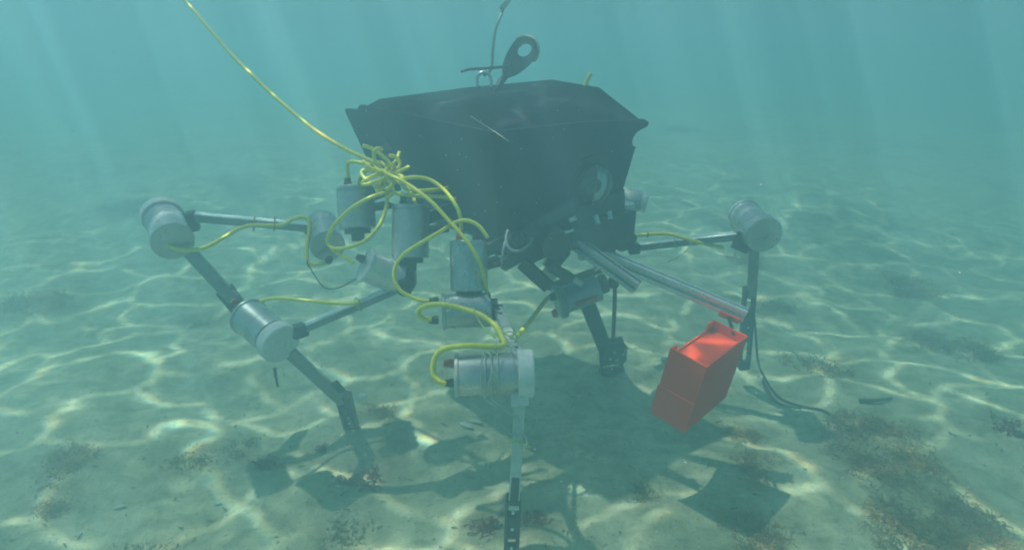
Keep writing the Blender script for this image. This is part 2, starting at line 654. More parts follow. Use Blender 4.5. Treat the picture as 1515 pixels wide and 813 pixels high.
def fp(s, t):        # s across 0..1, t from the top 0..1
    return (e0.lerp(f0, s)).lerp(e1.lerp(f1, s), t)


poly = [fp(0, 0), fp(.5, -.02), fp(.985, 0), fp(1.03, .035), fp(1.03, .08), fp(.995, .105)]
for i in range(9):
    a = R(-80 + 160 * (1 - i / 8.0))
    poly.append(fp(1.0 - .062 * math.cos(a), .205 - .10 * math.sin(a)))
poly += [fp(.985, .315), fp(1.0, .96), fp(.96, 1.0), fp(.62, 1.0), fp(.55, .95), fp(.3, .97), fp(.04, 1.0), fp(0, .97)]
nrm = (f0 - e0).cross(e1 - e0).normalized()
if nrm.dot(U) < 0:
    nrm = -nrm
mb = MB().prism(poly, -nrm * .010)
front = part(mb, 'front_panel', HULL, hull)
# screws of the panels
for s, t in ((.1, .08), (.35, .08), (.6, .08), (.85, .09), (.1, .6), (.25, .85), (.5, .6), (.92, .62)):
    p = fp(s, t)
    part(MB().lathe(p, nrm, [(-.001, .004), (.0015, .004), (.0015, .004), (.003, .0005)], 10), 'screw', DARK_METAL, front)
spn = -SIDE
for u, z in ((-.62, .83), (-.5, .84), (-.38, .84), (-.26, .83), (-.14, .83), (-.02, .82), (-.55, .76), (-.3, .72), (-.18, .68), (-.08, .66), (-.05, .60)):
    fr_ = (z - .56) / (.88 - .56)
    p = H(u, -.045 * fr_, z)
    part(MB().lathe(p, spn, [(-.003, .0035), (.0015, .0035), (.0015, .0035), (.0025, .0005)], 10), 'screw', DARK_METAL, hull)
# pale scrape on the rear of the side panel
sc = MB()
a, b, c = W(558, 224, 1.735), W(582, 222, 1.71), W(572, 206, 1.72)
sc.prism([a, b, c], SIDE * -.003)
part(sc, 'bracket_plate', DARK_METAL, hull)

# camera dome in the front panel ------------------------------------------
dc = fp(.655, .585)
dome_r = .060
mb = MB().lathe(dc - nrm * .006, nrm, [(0, .076), (.012, .076), (.012, .076), (.012, .060), (.012, .060), (0, .058)], 40)
dome = part(mb, 'dome_port', BLACK, front)
prof = [(.010 + dome_r * math.sin(R(a)) * .95, dome_r * math.cos(R(a))) for a in range(0, 91, 9)]
part(MB().lathe(dc - nrm * .004, nrm, prof, 40), 'dome_glass', GLASS, front)
mb = MB().lathe(dc - nrm * .004, nrm, [(.011, .0), (.011, .05), (.011, .05), (.014, .05), (.014, .05), (.014, .02), (.014, .02), (.034, .018), (.034, .018), (.034, .011), (.034, .011), (.028, .004)], 30)
part(mb, 'camera_lens', DARK_METAL, front)
cres = MB()  # added crescent plate standing in for the bright reflection in the dome
ax = (f0 - e0).normalized(); ay = (e1 - e0).normalized(); ay = (ay - ax * ay.dot(ax)).normalized()
ring = []
for i in range(13):
    a = R(-78 + 156 * i / 12)
    ring.append(dc + nrm * .013 + ax * (.055 * math.cos(a)) + ay * (.055 * math.sin(a)))
for i in range(12, -1, -1):
    a = R(-78 + 156 * i / 12)
    ring.append(dc + nrm * .013 + ax * (.014 * math.cos(a)) + ay * (.054 * math.sin(a)))
part(cres.prism(ring, nrm * .004), 'painted_reflection', worn('dome_reflection_metal', (.80, .90, .94), (.70, .82, .86), .5, 1.0, 30), front)

# lifting eye with its zip tie and shackle ---------------------------------
ez = 1.78
ec, eb = W(775, 76, ez), W(742, 117, ez)
ring, inner = [], []
axis = (ec - eb).normalized()
tang = axis.cross(CAM_F).normalized()
dep = tang.cross(axis)
mb = MB()
n = 28
outer_p, inner_p = [], []
for i in range(n):
    a = 2 * math.pi * i / n
    ca, sa = math.cos(a), math.sin(a)
    lo = max(0.0, -ca)
    outer_p.append(ec + axis * (.042 * ca if ca > 0 else .092 * ca) + tang * (.038 * sa * (1 - .12 * lo)))
    inner_p.append(ec + axis * (.004 + .024 * ca) + tang * (.0185 * sa))
d = dep * .009
vs = [p + d for p in outer_p] + [p + d for p in inner_p] + [p - d for p in outer_p] + [p - d for p in inner_p]
fs = []
for i in range(n):
    j = (i + 1) % n
    fs += [(i, j, n + j, n + i), (2 * n + j, 2 * n + i, 3 * n + i, 3 * n + j), (i, 2 * n + i, 2 * n + j, j), (n + i, n + j, 3 * n + j, 3 * n + i)]
mb.add(vs, fs)
eye = part(mb, 'lifting_eye', BLACK)
mb = MB().tube([ec + axis * (.045 * math.cos(R(a))) + tang * (.041 * math.sin(R(a))) for a in range(-95, 80, 12)], .0045, 8, 3)
part(mb, 'rope_thimble', worn('yellow_rope', (.55, .5, .2), (.35, .34, .2), .7, 0, 90), eye)
part(MB().tube([W(733, 138, ez - .02), W(742, 120, ez), W(752, 108, ez), W(760, 99, ez)], .010, 10, 3), 'eye_shank', DARK_METAL, eye)
part(MB().tube([W(682, 106, ez - .03), W(695, 102.5, ez - .03), W(720, 101, ez - .03), W(748, 98.5, ez - .025), W(757, 96, ez - .015)], .0042, 6, 5), 'zip_tie', BLACK, eye)
part(MB().box(W(751, 99, ez - .02), .012, .014, .012, None, .002), 'zip_tie_head', BLACK, eye)
sh = MB().tube([W(707, 130, ez - .02), W(706, 119, ez - .02), W(707, 112, ez - .02), W(714, 107, ez - .02), W(722, 109, ez - .02), W(726, 117, ez - .02), W(727, 130, ez - .02)], .005, 8, 5)
part(sh, 'shackle', ALU_BRIGHT, eye)
part(MB().tube([W(865, 130, 1.71), W(869, 118, 1.71), W(874, 109, 1.71)], .0065, 8, 4), 'cable_stub', YELLOW)

# underside frame ------------------------------------------------------
chassis = part(MB().box(H(-.30, .23, .60), .34, .46, .07, Matrix((SIDE, U, UP)).transposed(), .008), 'chassis', DARK_METAL)
mb = MB().bar(W(748, 368, 1.43), W(790, 336, 1.46), .012, .030).bar(W(790, 336, 1.46), W(848, 303, 1.52), .012, .030)
part(mb, 'bumper_strip', worn('grey_strip', (.12, .14, .15), (.09, .1, .11), .5, .2, 40), chassis)
part(MB().bar(W(772, 362, 1.50), W(912, 300, 1.74), .06, .09).bar(W(800, 352, 1.54), W(930, 330, 1.76), .05, .08), 'arm_base', BLACK, chassis)
part(MB().lathe(W(812, 352, 1.47), V((.3, -.9, -.1)), [(0, .036), (.05, .036), (.05, .036), (.055, .028), (.055, .028), (.055, .0)], 24), 'arm_motor', DARK_METAL, chassis)
mb = MB().tube([W(752, 340, 1.42), W(749, 352, 1.415), W(752, 366, 1.41), W(764, 372, 1.41), W(780, 364, 1.415), W(788, 352, 1.42)], .0042, 8, 5)
mb.tube([W(749, 356, 1.415), W(744, 374, 1.41), W(742, 396, 1.41)], .0045, 8, 5, .6)
part(mb, 'curved_bracket', worn('dull_grey_bracket', (.24, .26, .27), (.18, .2, .21), .5, .2, 40), chassis)
part(MB().lathe(W(764, 354, 1.44), -CAM_F + V((.1, 0, 0)), [(0, .021), (.026, .021), (.026, .021), (.029, .017), (.029, .017), (.029, .010), (.029, .010), (.025, .008), (.025, .0)], 24), 'round_foot', BLACK, chassis)
# dark arms under the nose
for pts, w, h in (((W(742, 392, 1.45), W(788, 366, 1.48)), .022, .03), ((W(772, 388, 1.46), W(812, 424, 1.47)), .024, .03),
                  ((W(812, 398, 1.52), W(838, 368, 1.55)), .02, .03), ((W(814, 394, 1.53), W(845, 412, 1.55)), .02, .026),
                  ((W(838, 350, 1.52), W(905, 356, 1.60)), .05, .05)):
    part(MB().bar(pts[0], pts[1], w, h), 'arm_link', DARK_METAL, chassis)
part(MB().bar(W(806, 385, 1.56), W(816, 392, 1.555), .018, .02).bar(W(805, 396, 1.56), W(824, 410, 1.56), .012, .022), 'pale_plate', ALU, chassis)
part(MB().bar(W(850, 412, 1.60), W(862, 420, 1.60), .01, .016), 'pale_plate', ALU, chassis)
for p, q, r_ in ((W(842, 326, 1.50), W(852, 322, 1.50), .006), (W(880, 318, 1.62), W(884, 332, 1.62), .009), (W(900, 312, 1.66), W(902, 324, 1.66), .009), (W(826, 346, 1.5), W(850, 340, 1.5), .004)):
    part(MB().tube([p, (p + q) / 2, q], r_, 10, 2), 'steel_fitting', ALU_BRIGHT, chassis)


def rail(a, b, name, mat):
    """slotted square aluminium section"""
    a, b = V(a), V(b)
    z = (b - a).normalized()
    x = UP.cross(z).normalized(); y = z.cross(x)
    s, g, dp = .0155, .0048, .008
    q = []
    for k in range(4):
        c, sn = math.cos(k * math.pi / 2), math.sin(k * math.pi / 2)
        for px, py in ((s, -s + .002), (s, -g), (s - dp, -g), (s - dp, g), (s, g), (s, s - .002), (s - .002, s)):
            q.append((px * c - py * sn, px * sn + py * c))
    rings = [[p + x * u + y * v for u, v in q] for p in (a, b)]
    return part(MB().loft(rings, cap=True), name, mat, robot)


RE = W(1103, 466, 1.49)
r1 = rail(W(866, 366, 1.60), RE, 'arm_rail', ALU_BRIGHT)
r2 = rail(W(842, 352, 1.535), W(943, 424, 1.47), 'arm_rail', ALU)
part(MB().bar(W(885, 370, 1.60), W(858, 380, 1.56), .018, .018).bar(W(902, 380, 1.58), W(880, 398, 1.53), .010, .012), 'cross_bar', ALU, r1)
part(MB().lathe(RE, (RE - W(866, 366, 1.60)), [(0.0005, .0), (.0005, .006), (.0005, .006), (.003, .006), (.003, .006), (.003, .0)], 10), 'end_bolt', BLACK, r1)
part(MB().tube([W(934, 412, 1.49), W(938, 415, 1.485)], .011, 8, 1), 'end_plug', BLACK, r2)
part(MB().lathe(W(908, 412, 1.56), V((0, 0, -1)), [(0, .014), (.02, .014), (.02, .014), (.024, .009), (.024, .009), (.024, 0)], 16), 'rod_clamp', BLACK, r2)
part(MB().tube([W(910, 418, 1.56), W(909, 460, 1.60), W(907, 502, 1.66)], .0055, 8, 3), 'rod', DARK_METAL, r2)
part(MB().bar(W(1064, 462, 1.50), W(1095, 475, 1.48), .012, .014), 'clip', RED, r1, label='red plastic clip under the rail end')

# legs ------------------------------------------------------------------


def housing(c, axis, L, r, parent, mat=ALU, name='motor_housing', disc=True, disc_mat=None, rim_mat=None, disc_r=None, disc_t=.032):
    """sealed motor can: flange and end plate at the tail, gear disc at the head. returns tail and head points"""
    axis = V(axis).normalized()
    a = V(c) - axis * L / 2
    b = a + axis * L
    dl = disc_t if disc else 0
    tb = L - dl - (.008 if disc else 0)
    prof = [(.0, 0), (.0, r * 1.03), (.0, r * 1.03), (.001, r * 1.075), (.007, r * 1.075), (.008, r * 1.03), (.008, r * 1.03), (.009, r), (.009, r), (tb * .62, r), (tb * .62, r), (tb * .625, r * .985),
            (tb * .65, r * .985), (tb * .655, r), (tb, r), (tb, r), (tb, r * .9), (tb, r * .9), (tb + .008, r * .9)]
    if not disc:
        prof = prof[:-4] + [(tb - .003, r), (tb, r * .94), (tb, r * .94), (tb, 0)]
    h = part(MB().lathe(a, axis, prof, 40), name, mat, parent)
    if disc:
        R_ = disc_r or r * 1.13
        s = L - dl
        prof = [(s, r * .5), (s, R_ - .002), (s, R_ - .002), (s + .002, R_), (L - .003, R_), (L, R_ - .003), (L, R_ - .003), (L, R_ * .22), (L, R_ * .22), (L - .003, R_ * .2), (L - .003, R_ * .2), (L - .003, 0)]
        part(MB().lathe(a, axis, prof, 40), 'gear_disc', disc_mat or GREY_PLASTIC, parent)
    return a, b, axis


def housing2(tail, head, r, parent, *a, **kw):
    ax = head - tail
    return housing((tail + head) / 2, ax, ax.length, r, parent, *a, **kw)


def plug(p, d, parent, mat=BLACK, r=.0095, L=.020, **kw):
    part(MB().lathe(p, d, [(0, r), (L * .5, r), (L * .5, r), (L * .55, r * .86), (L, r * .8), (L, r * .8), (L, 0)], 16), 'plug', mat, parent, **kw)


def cable(pts, parent, r=.0052, name='cable', mat=YELLOW):
    part(MB().tube(pts, r, 10, 7), name, mat, parent)


def tie(c, d, r, parent, mat=TIE, tail=None):
    d = V(d).normalized()
    x = d.orthogonal().normalized(); y = d.cross(x)
    pts = [V(c) + (x * math.cos(2 * math.pi * i / 14) + y * math.sin(2 * math.pi * i / 14)) * r for i in range(15)]
    mb = MB().tube(pts, .0016, 5, 2, cap=False)
    if tail:
        mb.tube(tail, .0014, 5, 5)
    part(mb, 'zip_tie', mat, parent)


LINK_SHADED = worn('shaded_link_bar', (.27, .29, .30), (.20, .22, .23), .4, .3, 50)  # darker grey paints the sides of the link bars as shaded


def link_bar(a, b, w, h, mat=ALU_BRIGHT, holes=True, top=False):
    leg = part(MB().bar(a, b, w, h), 'leg', mat)
    if top:
        lift = UP * (h / 2 + .0018)
        part(MB().bar(V(a) + lift, V(b) + lift, w * 1.02, .0034, bev=.0008), 'lit_top_strip', ALU_BRIGHT, leg)  # bright strip added so that the top of the bar reads as sunlit
    if holes:
        d = (V(b) - V(a)).normalized()
        x = UP.cross(d).normalized(); n_ = d.cross(x)
        for t in (.06, .16, .88, .95):
            p = V(a).lerp(V(b), t) + n_ * (h / 2)
            part(MB().lathe(p, n_, [(0, .0036), (.0012, .0036), (.0012, .0036), (.0012, 0)], 10), 'bolt', BLACK, leg)
    return leg


def foot(a, b, parent, w=.030):
    """forked black foot clamped on the end of the lower leg"""
    a, b = V(a), V(b)
    d = (b - a).normalized()
    x = d.cross(CAM_F).normalized(); y = d.cross(x)
    L = (b - a).length
    mb = MB()
    for s in (-1, 1):
        mb.bar(a + x * s * w * .36, b - d * .012 + x * s * w * .36, .008, .024, up=y)
    mb.bar(a + d * L * .22, a + d * L * .62, w * .62, .020, up=y)
    mb.bar(b - d * .03, b, w * .9, .026, up=y, bev=.004)
    mb.bar(a - d * .012, a + d * .010, w * .9, .028, up=y)
    f = part(mb, 'foot', BLACK, parent)
    for t in (.15, .45, .8):
        p = a.lerp(b, t) - y * .0
        part(MB().lathe(p + CAM_F * -.011, -CAM_F, [(0, .0035), (.003, .0035), (.003, .0035), (.003, 0)], 8), 'bolt', ALU_BRIGHT, parent)
    return f


def hip(px, py0, py1, z, leg, rad=.0435, plug_mats=(BLACK, BLACK), lean=V((0, 0, 0))):
    t, b = W(px[0], py0, z), W(px[1], py1, z)
    d = (b - t).normalized()
    prof = [(0, 0), (0, rad * .93), (0, rad * .93), (.003, rad), (.010, rad), (.011, rad * .96), (.011, rad * .96), (.014, rad * .96), (.014, rad * .96), (.014, rad), ((b - t).length - .004, rad), ((b - t).length - .004, rad), ((b - t).length, rad * .95), ((b - t).length, rad * .95), ((b - t).length, 0)]
    part(MB().lathe(t, d, prof, 40), 'hip_motor', ALU, leg)
    x = V((1, 0, 0)); x = (x - d * x.dot(d)).normalized(); y = d.cross(x)
    for s, m in zip((-1, 1), plug_mats):
        plug(t + x * s * .019 - y * .005, -d, leg, m, .0105, .024)
    # drive flange and yoke under the can
    part(MB().lathe(b, d, [(0, rad * .7), (.012, rad * .7), (.012, rad * .7), (.012, rad * .35), (.012, rad * .35), (.032, rad * .35)], 24), 'yoke', DARK_METAL, leg)
    # bracket that carries the can under the hull
    p = t.lerp(b, .55)
    part(MB().bar(p + SIDE * rad * .9, p + SIDE * .10, .05, .012).bar(p + SIDE * rad * .9 + UP * .03, p + SIDE * .13 + UP * .05, .012, .03), 'hip_bracket', DARK_METAL, leg)
    return t, b


# --- near front leg
lg = link_bar(W(736, 458, 1.40), W(768, 528, 1.25), .020, .018)
hip((693, 694), 356, 430, 1.42, lg, plug_mats=(RED_PLUG, BLACK))
t_, h_, ax_ = housing(W(690, 459, 1.405), V((1, .12, 0)), .112, .0395, lg, disc=False)
for dy in (-14, 14):
    plug(W(649, 459 + dy, 1.385), V((-1, -.12, 0)), lg, BLACK, .0098, .022)
part(MB().lathe(W(722, 458, 1.41), V((1, .12, 0)), [(0, .026), (.022, .026), (.022, .026), (.022, .012), (.022, .012), (.034, .012), (.034, .012), (.034, 0)], 20), 'joint_cap', DARK_METAL, lg)
part(MB().bar(W(700, 432, 1.41), W(733, 470, 1.41), .03, .010), 'yoke', DARK_METAL, lg)
kc = W(731, 553, 1.235)
t_, h_, ax_ = housing(kc, V((1, .05, 0)), .158, .0425, lg, disc_r=.0485)
plug(W(673, 537, 1.218), V((-1, -.05, 0)), lg, RED_PLUG, .0088, .022, label='red plug on the front motor')
plug(W(673, 566, 1.218), V((-1, -.05, 0)), lg, BLACK, .0088, .020)
part(MB().bar(W(768, 578, 1.23), W(770, 600, 1.225), .036, .024, up=CAM_F), 'leg_clamp', GREY_PLASTIC, lg)
tb0, tb1 = W(769, 596, 1.23), W(760, 752, 1.25)
part(MB().bar(tb0, tb1, .0225, .016, up=CAM_F), 'lower_leg', worn('pale_leg_bar', (.62, .65, .62), (.48, .52, .49), .4, .2, 40), lg)
foot(W(759.5, 742, 1.255), W(756, 822, 1.30), lg, .034)
part(MB().bar(W(763, 705, 1.237), W(760.5, 742, 1.24), .017, .004, up=CAM_F), 'cover_strip', DARK_METAL, lg)
tie(W(765.5, 640, 1.232), tb1 - tb0, .0165, lg, TIE, [W(775, 640, 1.22), W(780, 655, 1.21), W(776, 664, 1.21)])
tie(W(765, 650, 1.232), tb1 - tb0, .017, lg, TIE_GREEN, [W(760, 650, 1.215), W(770, 656, 1.21), W(786, 661, 1.21)])
for xx, rr, m, tl in ((718, .046, TIE, [W(716, 522, 1.19), W(712, 540, 1.185), W(714, 583, 1.19), W(735, 602, 1.195), W(768, 617, 1.21)]),
                      (727, .046, TIE, [W(724, 522, 1.19), W(729, 545, 1.185), W(722, 570, 1.185)]),
                      (736, .0465, TIE, [W(733, 520, 1.19), W(734, 502, 1.2)])):
    tie(W(xx, 553, 1.235), V((1, .05, 0)), rr, lg, m, tl)
part(MB().box(W(733, 556, 1.188), .012, .002, .024, None, 0), 'tag', TIE, lg)
part(MB().tube([W(725, 589, 1.195), W(740, 600, 1.195), W(756, 612, 1.205), W(770, 624, 1.22)], .0014, 5, 5), 'zip_tie', TIE, lg)
cable([W(659, 567, 1.21), W(650, 564, 1.205), W(641, 552, 1.205), W(643, 530, 1.205), W(657, 516, 1.205), W(690, 511, 1.21), W(722, 512, 1.22), W(745, 510, 1.235), W(742, 498, 1.25),
       W(733, 482, 1.28), W(712, 466, 1.30), W(690, 458, 1.315), W(668, 452, 1.325), W(640, 450, 1.33), W(622, 456, 1.335), W(619, 465, 1.34), W(627, 471, 1.345), W(638, 472, 1.35)], lg, .0058)
tie(W(749, 492, 1.28), W(768, 528, 1.25) - W(736, 458, 1.40), .018, lg, TIE_GREEN, [W(745, 492, 1.26), W(765, 503, 1.25), W(779, 505, 1.25)])
tie(W(752, 501, 1.27), W(768, 528, 1.25) - W(736, 458, 1.40), .018, lg, TIE_GREEN, [W(752, 498, 1.25), W(768, 490, 1.25), W(772, 497, 1.25)])
for a_, b_, c_ in ((W(660, 449, 1.31), W(668, 456, 1.305), W(660, 460, 1.31)), (W(700, 455, 1.29), W(712, 480, 1.27), W(733, 500, 1.24))):
    part(MB().tube([a_, b_, c_], .0015, 5, 5), 'zip_tie', TIE_GREEN, lg)

# --- near middle leg
la, lb = W(441, 489, 1.50), W(586, 428, 1.49)
lg = link_bar(la, lb, .032, .016, LINK_SHADED, True, True)
hip((608, 607), 304, 381, 1.50, lg, .0455, plug_mats=(BLACK, BLACK))
t_, h_, ax_ = housing2(W(539, 391, 1.455), W(590, 412, 1.50), .0395, lg, ALU_BRIGHT, disc=False)
plug(t_ + V((.0, 0, .012)), -ax_, lg, BLACK, .010, .018)
part(MB().box(W(599, 410, 1.51), .052, .05, .055, None, .006), 'yoke', DARK_METAL, lg)
part(MB().lathe(W(597, 423, 1.47), V((.3, -.9, 0)), [(0, .020), (.018, .020), (.018, .020), (.018, .007), (.018, .007), (.022, .006), (.022, .0)], 18), 'joint_cap', BLACK, lg)
part(MB().box(W(590, 420, 1.46), .02, .012, .012, None, .002), 'steel_nut', ALU_BRIGHT, lg)
t_, h_, ax_ = housing2(W(367, 467, 1.535), W(417, 510, 1.455), .0455, lg, disc_r=.0495)
plug(W(348, 448, 1.60), V((-.5, .8, .1)), lg, RED_PLUG, .009, .015)
part(MB().bar(W(432, 492, 1.47), W(452, 486, 1.50), .03, .03), 'leg_clamp', DARK_METAL, lg)
f0_ = G(520, 628, .0)
ta, tb_ = W(428, 520, 1.49), W(508, 594, 1.66)
part(MB().bar(ta, tb_, .030, .016, up=CAM_F), 'lower_leg', TIBIA, lg)
part(MB().bar(W(487, 568, 1.60), W(500, 582, 1.63), .046, .008, up=CAM_F), 'leg_clamp', BLACK, lg)
foot(W(508, 586, 1.655), f0_, lg, .046)
part(MB().box(W(537, 586, 1.66), .022, .01, .016, None, .003), 'pale_fitting', ALU_BRIGHT, lg)
cable([W(385, 445, 1.50), W(405, 441, 1.49), W(440, 443, 1.48), W(480, 447, 1.475), W(515, 449, 1.47), W(532, 446, 1.47)], lg, .0046)
tie(W(530, 450, 1.485), lb - la, .0175, lg, TIE_GREEN, [W(528, 445, 1.465), W(533, 458, 1.465)])
cable([W(616, 306, 1.48), W(613, 296, 1.48), W(608, 284, 1.50), W(596, 275, 1.52), W(588, 262, 1.53)], lg, .0046)

# --- near rear leg
la, lb = W(283, 321, 1.60), W(458, 337, 1.70)
lg = link_bar(la, lb, .032, .018, LINK_SHADED, True, True)
hip((525, 529), 276, 338, 1.58, lg, .0475, plug_mats=(BLACK, BLACK))
t_, h_, ax_ = housing2(W(485, 364, 1.63), W(477, 331, 1.73), .0425, lg, disc=False)
plug(W(487, 383, 1.62), V((.15, -.97, -.2)), lg, BLACK, .010, .014)
part(MB().lathe(W(480, 345, 1.69), V((-.15, .97, .25)), [(0, .044), (.004, .044)], 30), 'clamp_ring', BLACK, lg)
part(MB().box(W(460, 338, 1.70), .03, .03, .03, None, .004), 'yoke', DARK_METAL, lg)
t_, h_, ax_ = housing2(W(256, 357, 1.47), W(239, 316, 1.58), .0450, lg, disc_r=.0500)
plug(W(241, 357, 1.47), V((0, -1, 0)), lg, BLACK, .009, .006)
part(MB().bar(W(270, 330, 1.60), W(292, 325, 1.61), .04, .05), 'leg_clamp', DARK_METAL, lg)
ta, tb_ = W(280, 372, 1.64), W(345, 442, 1.70)
part(MB().bar(ta, tb_, .034, .018, up=CAM_F), 'lower_leg', TIBIA, lg)
foot(W(335, 432, 1.70), W(392, 505, 1.80), lg, .050)
cable([W(240, 356, 1.47), W(252, 365, 1.47), W(275, 370, 1.48), W(303, 366, 1.51), W(330, 352, 1.55), W(352, 339, 1.59), W(375, 333, 1.62), W(415, 333, 1.64), W(432, 325, 1.65), W(447, 321, 1.65),
       W(457, 326, 1.65), W(457, 345, 1.64), W(454, 368, 1.63), W(455, 386, 1.62), W(465, 391, 1.62), W(478, 389, 1.62), W(487, 384, 1.62)], lg, .0052)
for px_ in (376, 406):
    tie(W(px_, 331, 1.655), lb - la, .020, lg, worn('red_tie', (.4, .15, .12), (.3, .12, .1), .5, 0, 60), [W(px_, 338, 1.62), W(px_ + 1, 320, 1.62)])
part(MB().tube([W(456, 391, 1.615), W(466, 408, 1.62), W(482, 426, 1.65), W(505, 424, 1.66), W(530, 410, 1.62)], .0016, 5, 6), 'thin_cord', BLACK, lg)
tie(W(456, 389, 1.62), V((1, 0, 0)), .008, lg, BLACK)

# --- far front leg
la, lb = W(812, 424, 1.78), W(890, 398, 1.66)
lg = link_bar(la, lb, .024, .02, DARK_METAL, False)
t_, h_, ax_ = housing(W(858, 435, 1.80), V((.93, .22, .28)), .115, .0400, lg, BLUE_TUBE, disc=False)
part(MB().lathe(W(829, 446, 1.755), ax_, [(-.012, .0), (-.012, .045), (-.012, .045), (-.008, .049), (.006, .049), (.010, .041), (.010, .041), (.016, .024)], 32), 'clear_end_cap', worn('frosted_cap', (.26, .34, .37), (.2, .27, .3), .3, 0, 30), lg)
plug(W(823, 437, 1.735), -ax_, lg, BLACK, .0125, .020)
plug(W(824, 462, 1.735), -ax_, lg, RED_PLUG, .0125, .014)
part(MB().bar(W(852, 451, 1.757), W(884, 440, 1.765), .004, .012), 'stripe', RED_PLUG, lg)
part(MB().lathe(W(888, 421, 1.795), ax_, [(0, .026), (.003, .029), (.018, .029), (.020, .026), (.020, .026), (.020, .0)], 28), 'end_knob', BLACK, lg)
fg = G(905, 556, 0)
part(MB().bar(W(868, 446, 1.83), W(897, 520, 2.03), .046, .02, up=CAM_F), 'lower_leg', DARK_METAL, lg)
foot(W(903, 508, 2.00), fg, lg, .095)
part(MB().box(W(911, 522, 2.0), .07, .04, .075, None, .012), 'foot_pad', BLACK, lg)
for p_ in ((909, 521), (903, 531), (913, 532), (922, 524), (928, 515)):
    part(MB().lathe(W(p_[0], p_[1], 1.975), -CAM_F, [(0, .005), (.003, .005), (.003, .005), (.003, 0)], 8), 'bolt', ALU, lg)
cable([W(811, 440, 1.72), W(800, 453, 1.66), W(785, 474, 1.55), W(768, 494, 1.42), W(758, 503, 1.33)], lg, .0062)

# --- far middle leg, the one seen to the right
la, lb = W(942, 366, 1.90), W(1096, 349, 1.76)
lg = link_bar(la, lb, .030, .018, LINK_SHADED, True, True)
t_, h_, ax_ = housing2(W(1101, 318, 1.79), W(1131, 348, 1.66), .0450, lg, disc_r=.0505, disc_mat=ALU, disc_t=.03)
part(MB().bar(W(1088, 352, 1.76), W(1112, 362, 1.74), .04, .05), 'leg_clamp', DARK_METAL, lg)
t_, h_, ax_ = housing(W(916, 344, 1.88), V((.35, -.8, -.45)), .10, .040, lg, disc=True, disc_r=.036, disc_mat=BLACK, disc_t=.02)
part(MB().lathe(W(922, 300, 1.92), V((0, 0, -1)), [(0, .0), (0, .035), (0, .035), (.07, .035), (.07, .035), (.07, 0)], 24), 'hip_motor', ALU, lg)
part(MB().bar(W(930, 368, 1.89), W(946, 367, 1.89), .03, .03), 'yoke', DARK_METAL, lg)
part(MB().bar(W(1116, 366, 1.78), W(1112, 440, 1.88), .026, .016, up=CAM_F), 'lower_leg', TIBIA, lg)
foot(W(1109, 430, 1.875), W(1100, 545, 2.02), lg, .04)
cable([W(905, 352, 1.84), W(935, 349, 1.85), W(965, 346, 1.84), W(990, 346, 1.82), W(1012, 352, 1.80), W(1040, 360, 1.80), W(1070, 366, 1.80)], lg, .0055)
tie(W(1000, 356, 1.83), lb - la, .022, lg, TIE_GREEN, [W(1015, 352, 1.80), W(1022, 362, 1.79), W(1006, 378, 1.80), W(988, 388, 1.82)])
tie(W(958, 347, 1.845), V((1, 0, 0)), .0075, lg, BLACK)

# --- far rear leg, only its hip shows past the hull
lg = link_bar(W(934, 300, 2.12), W(905, 320, 2.05), .03, .03, DARK_METAL, False)
housing(W(936, 296, 2.10), V((.9, -.2, -.15)), .10, .038, lg, disc=True, disc_mat=ALU_BRIGHT, disc_r=.034, disc_t=.022)
part(MB().tube([W(922, 292, 2.05), W(917, 288, 2.05), W(912, 280, 2.05)], .006, 8, 4), 'cable', YELLOW, lg)

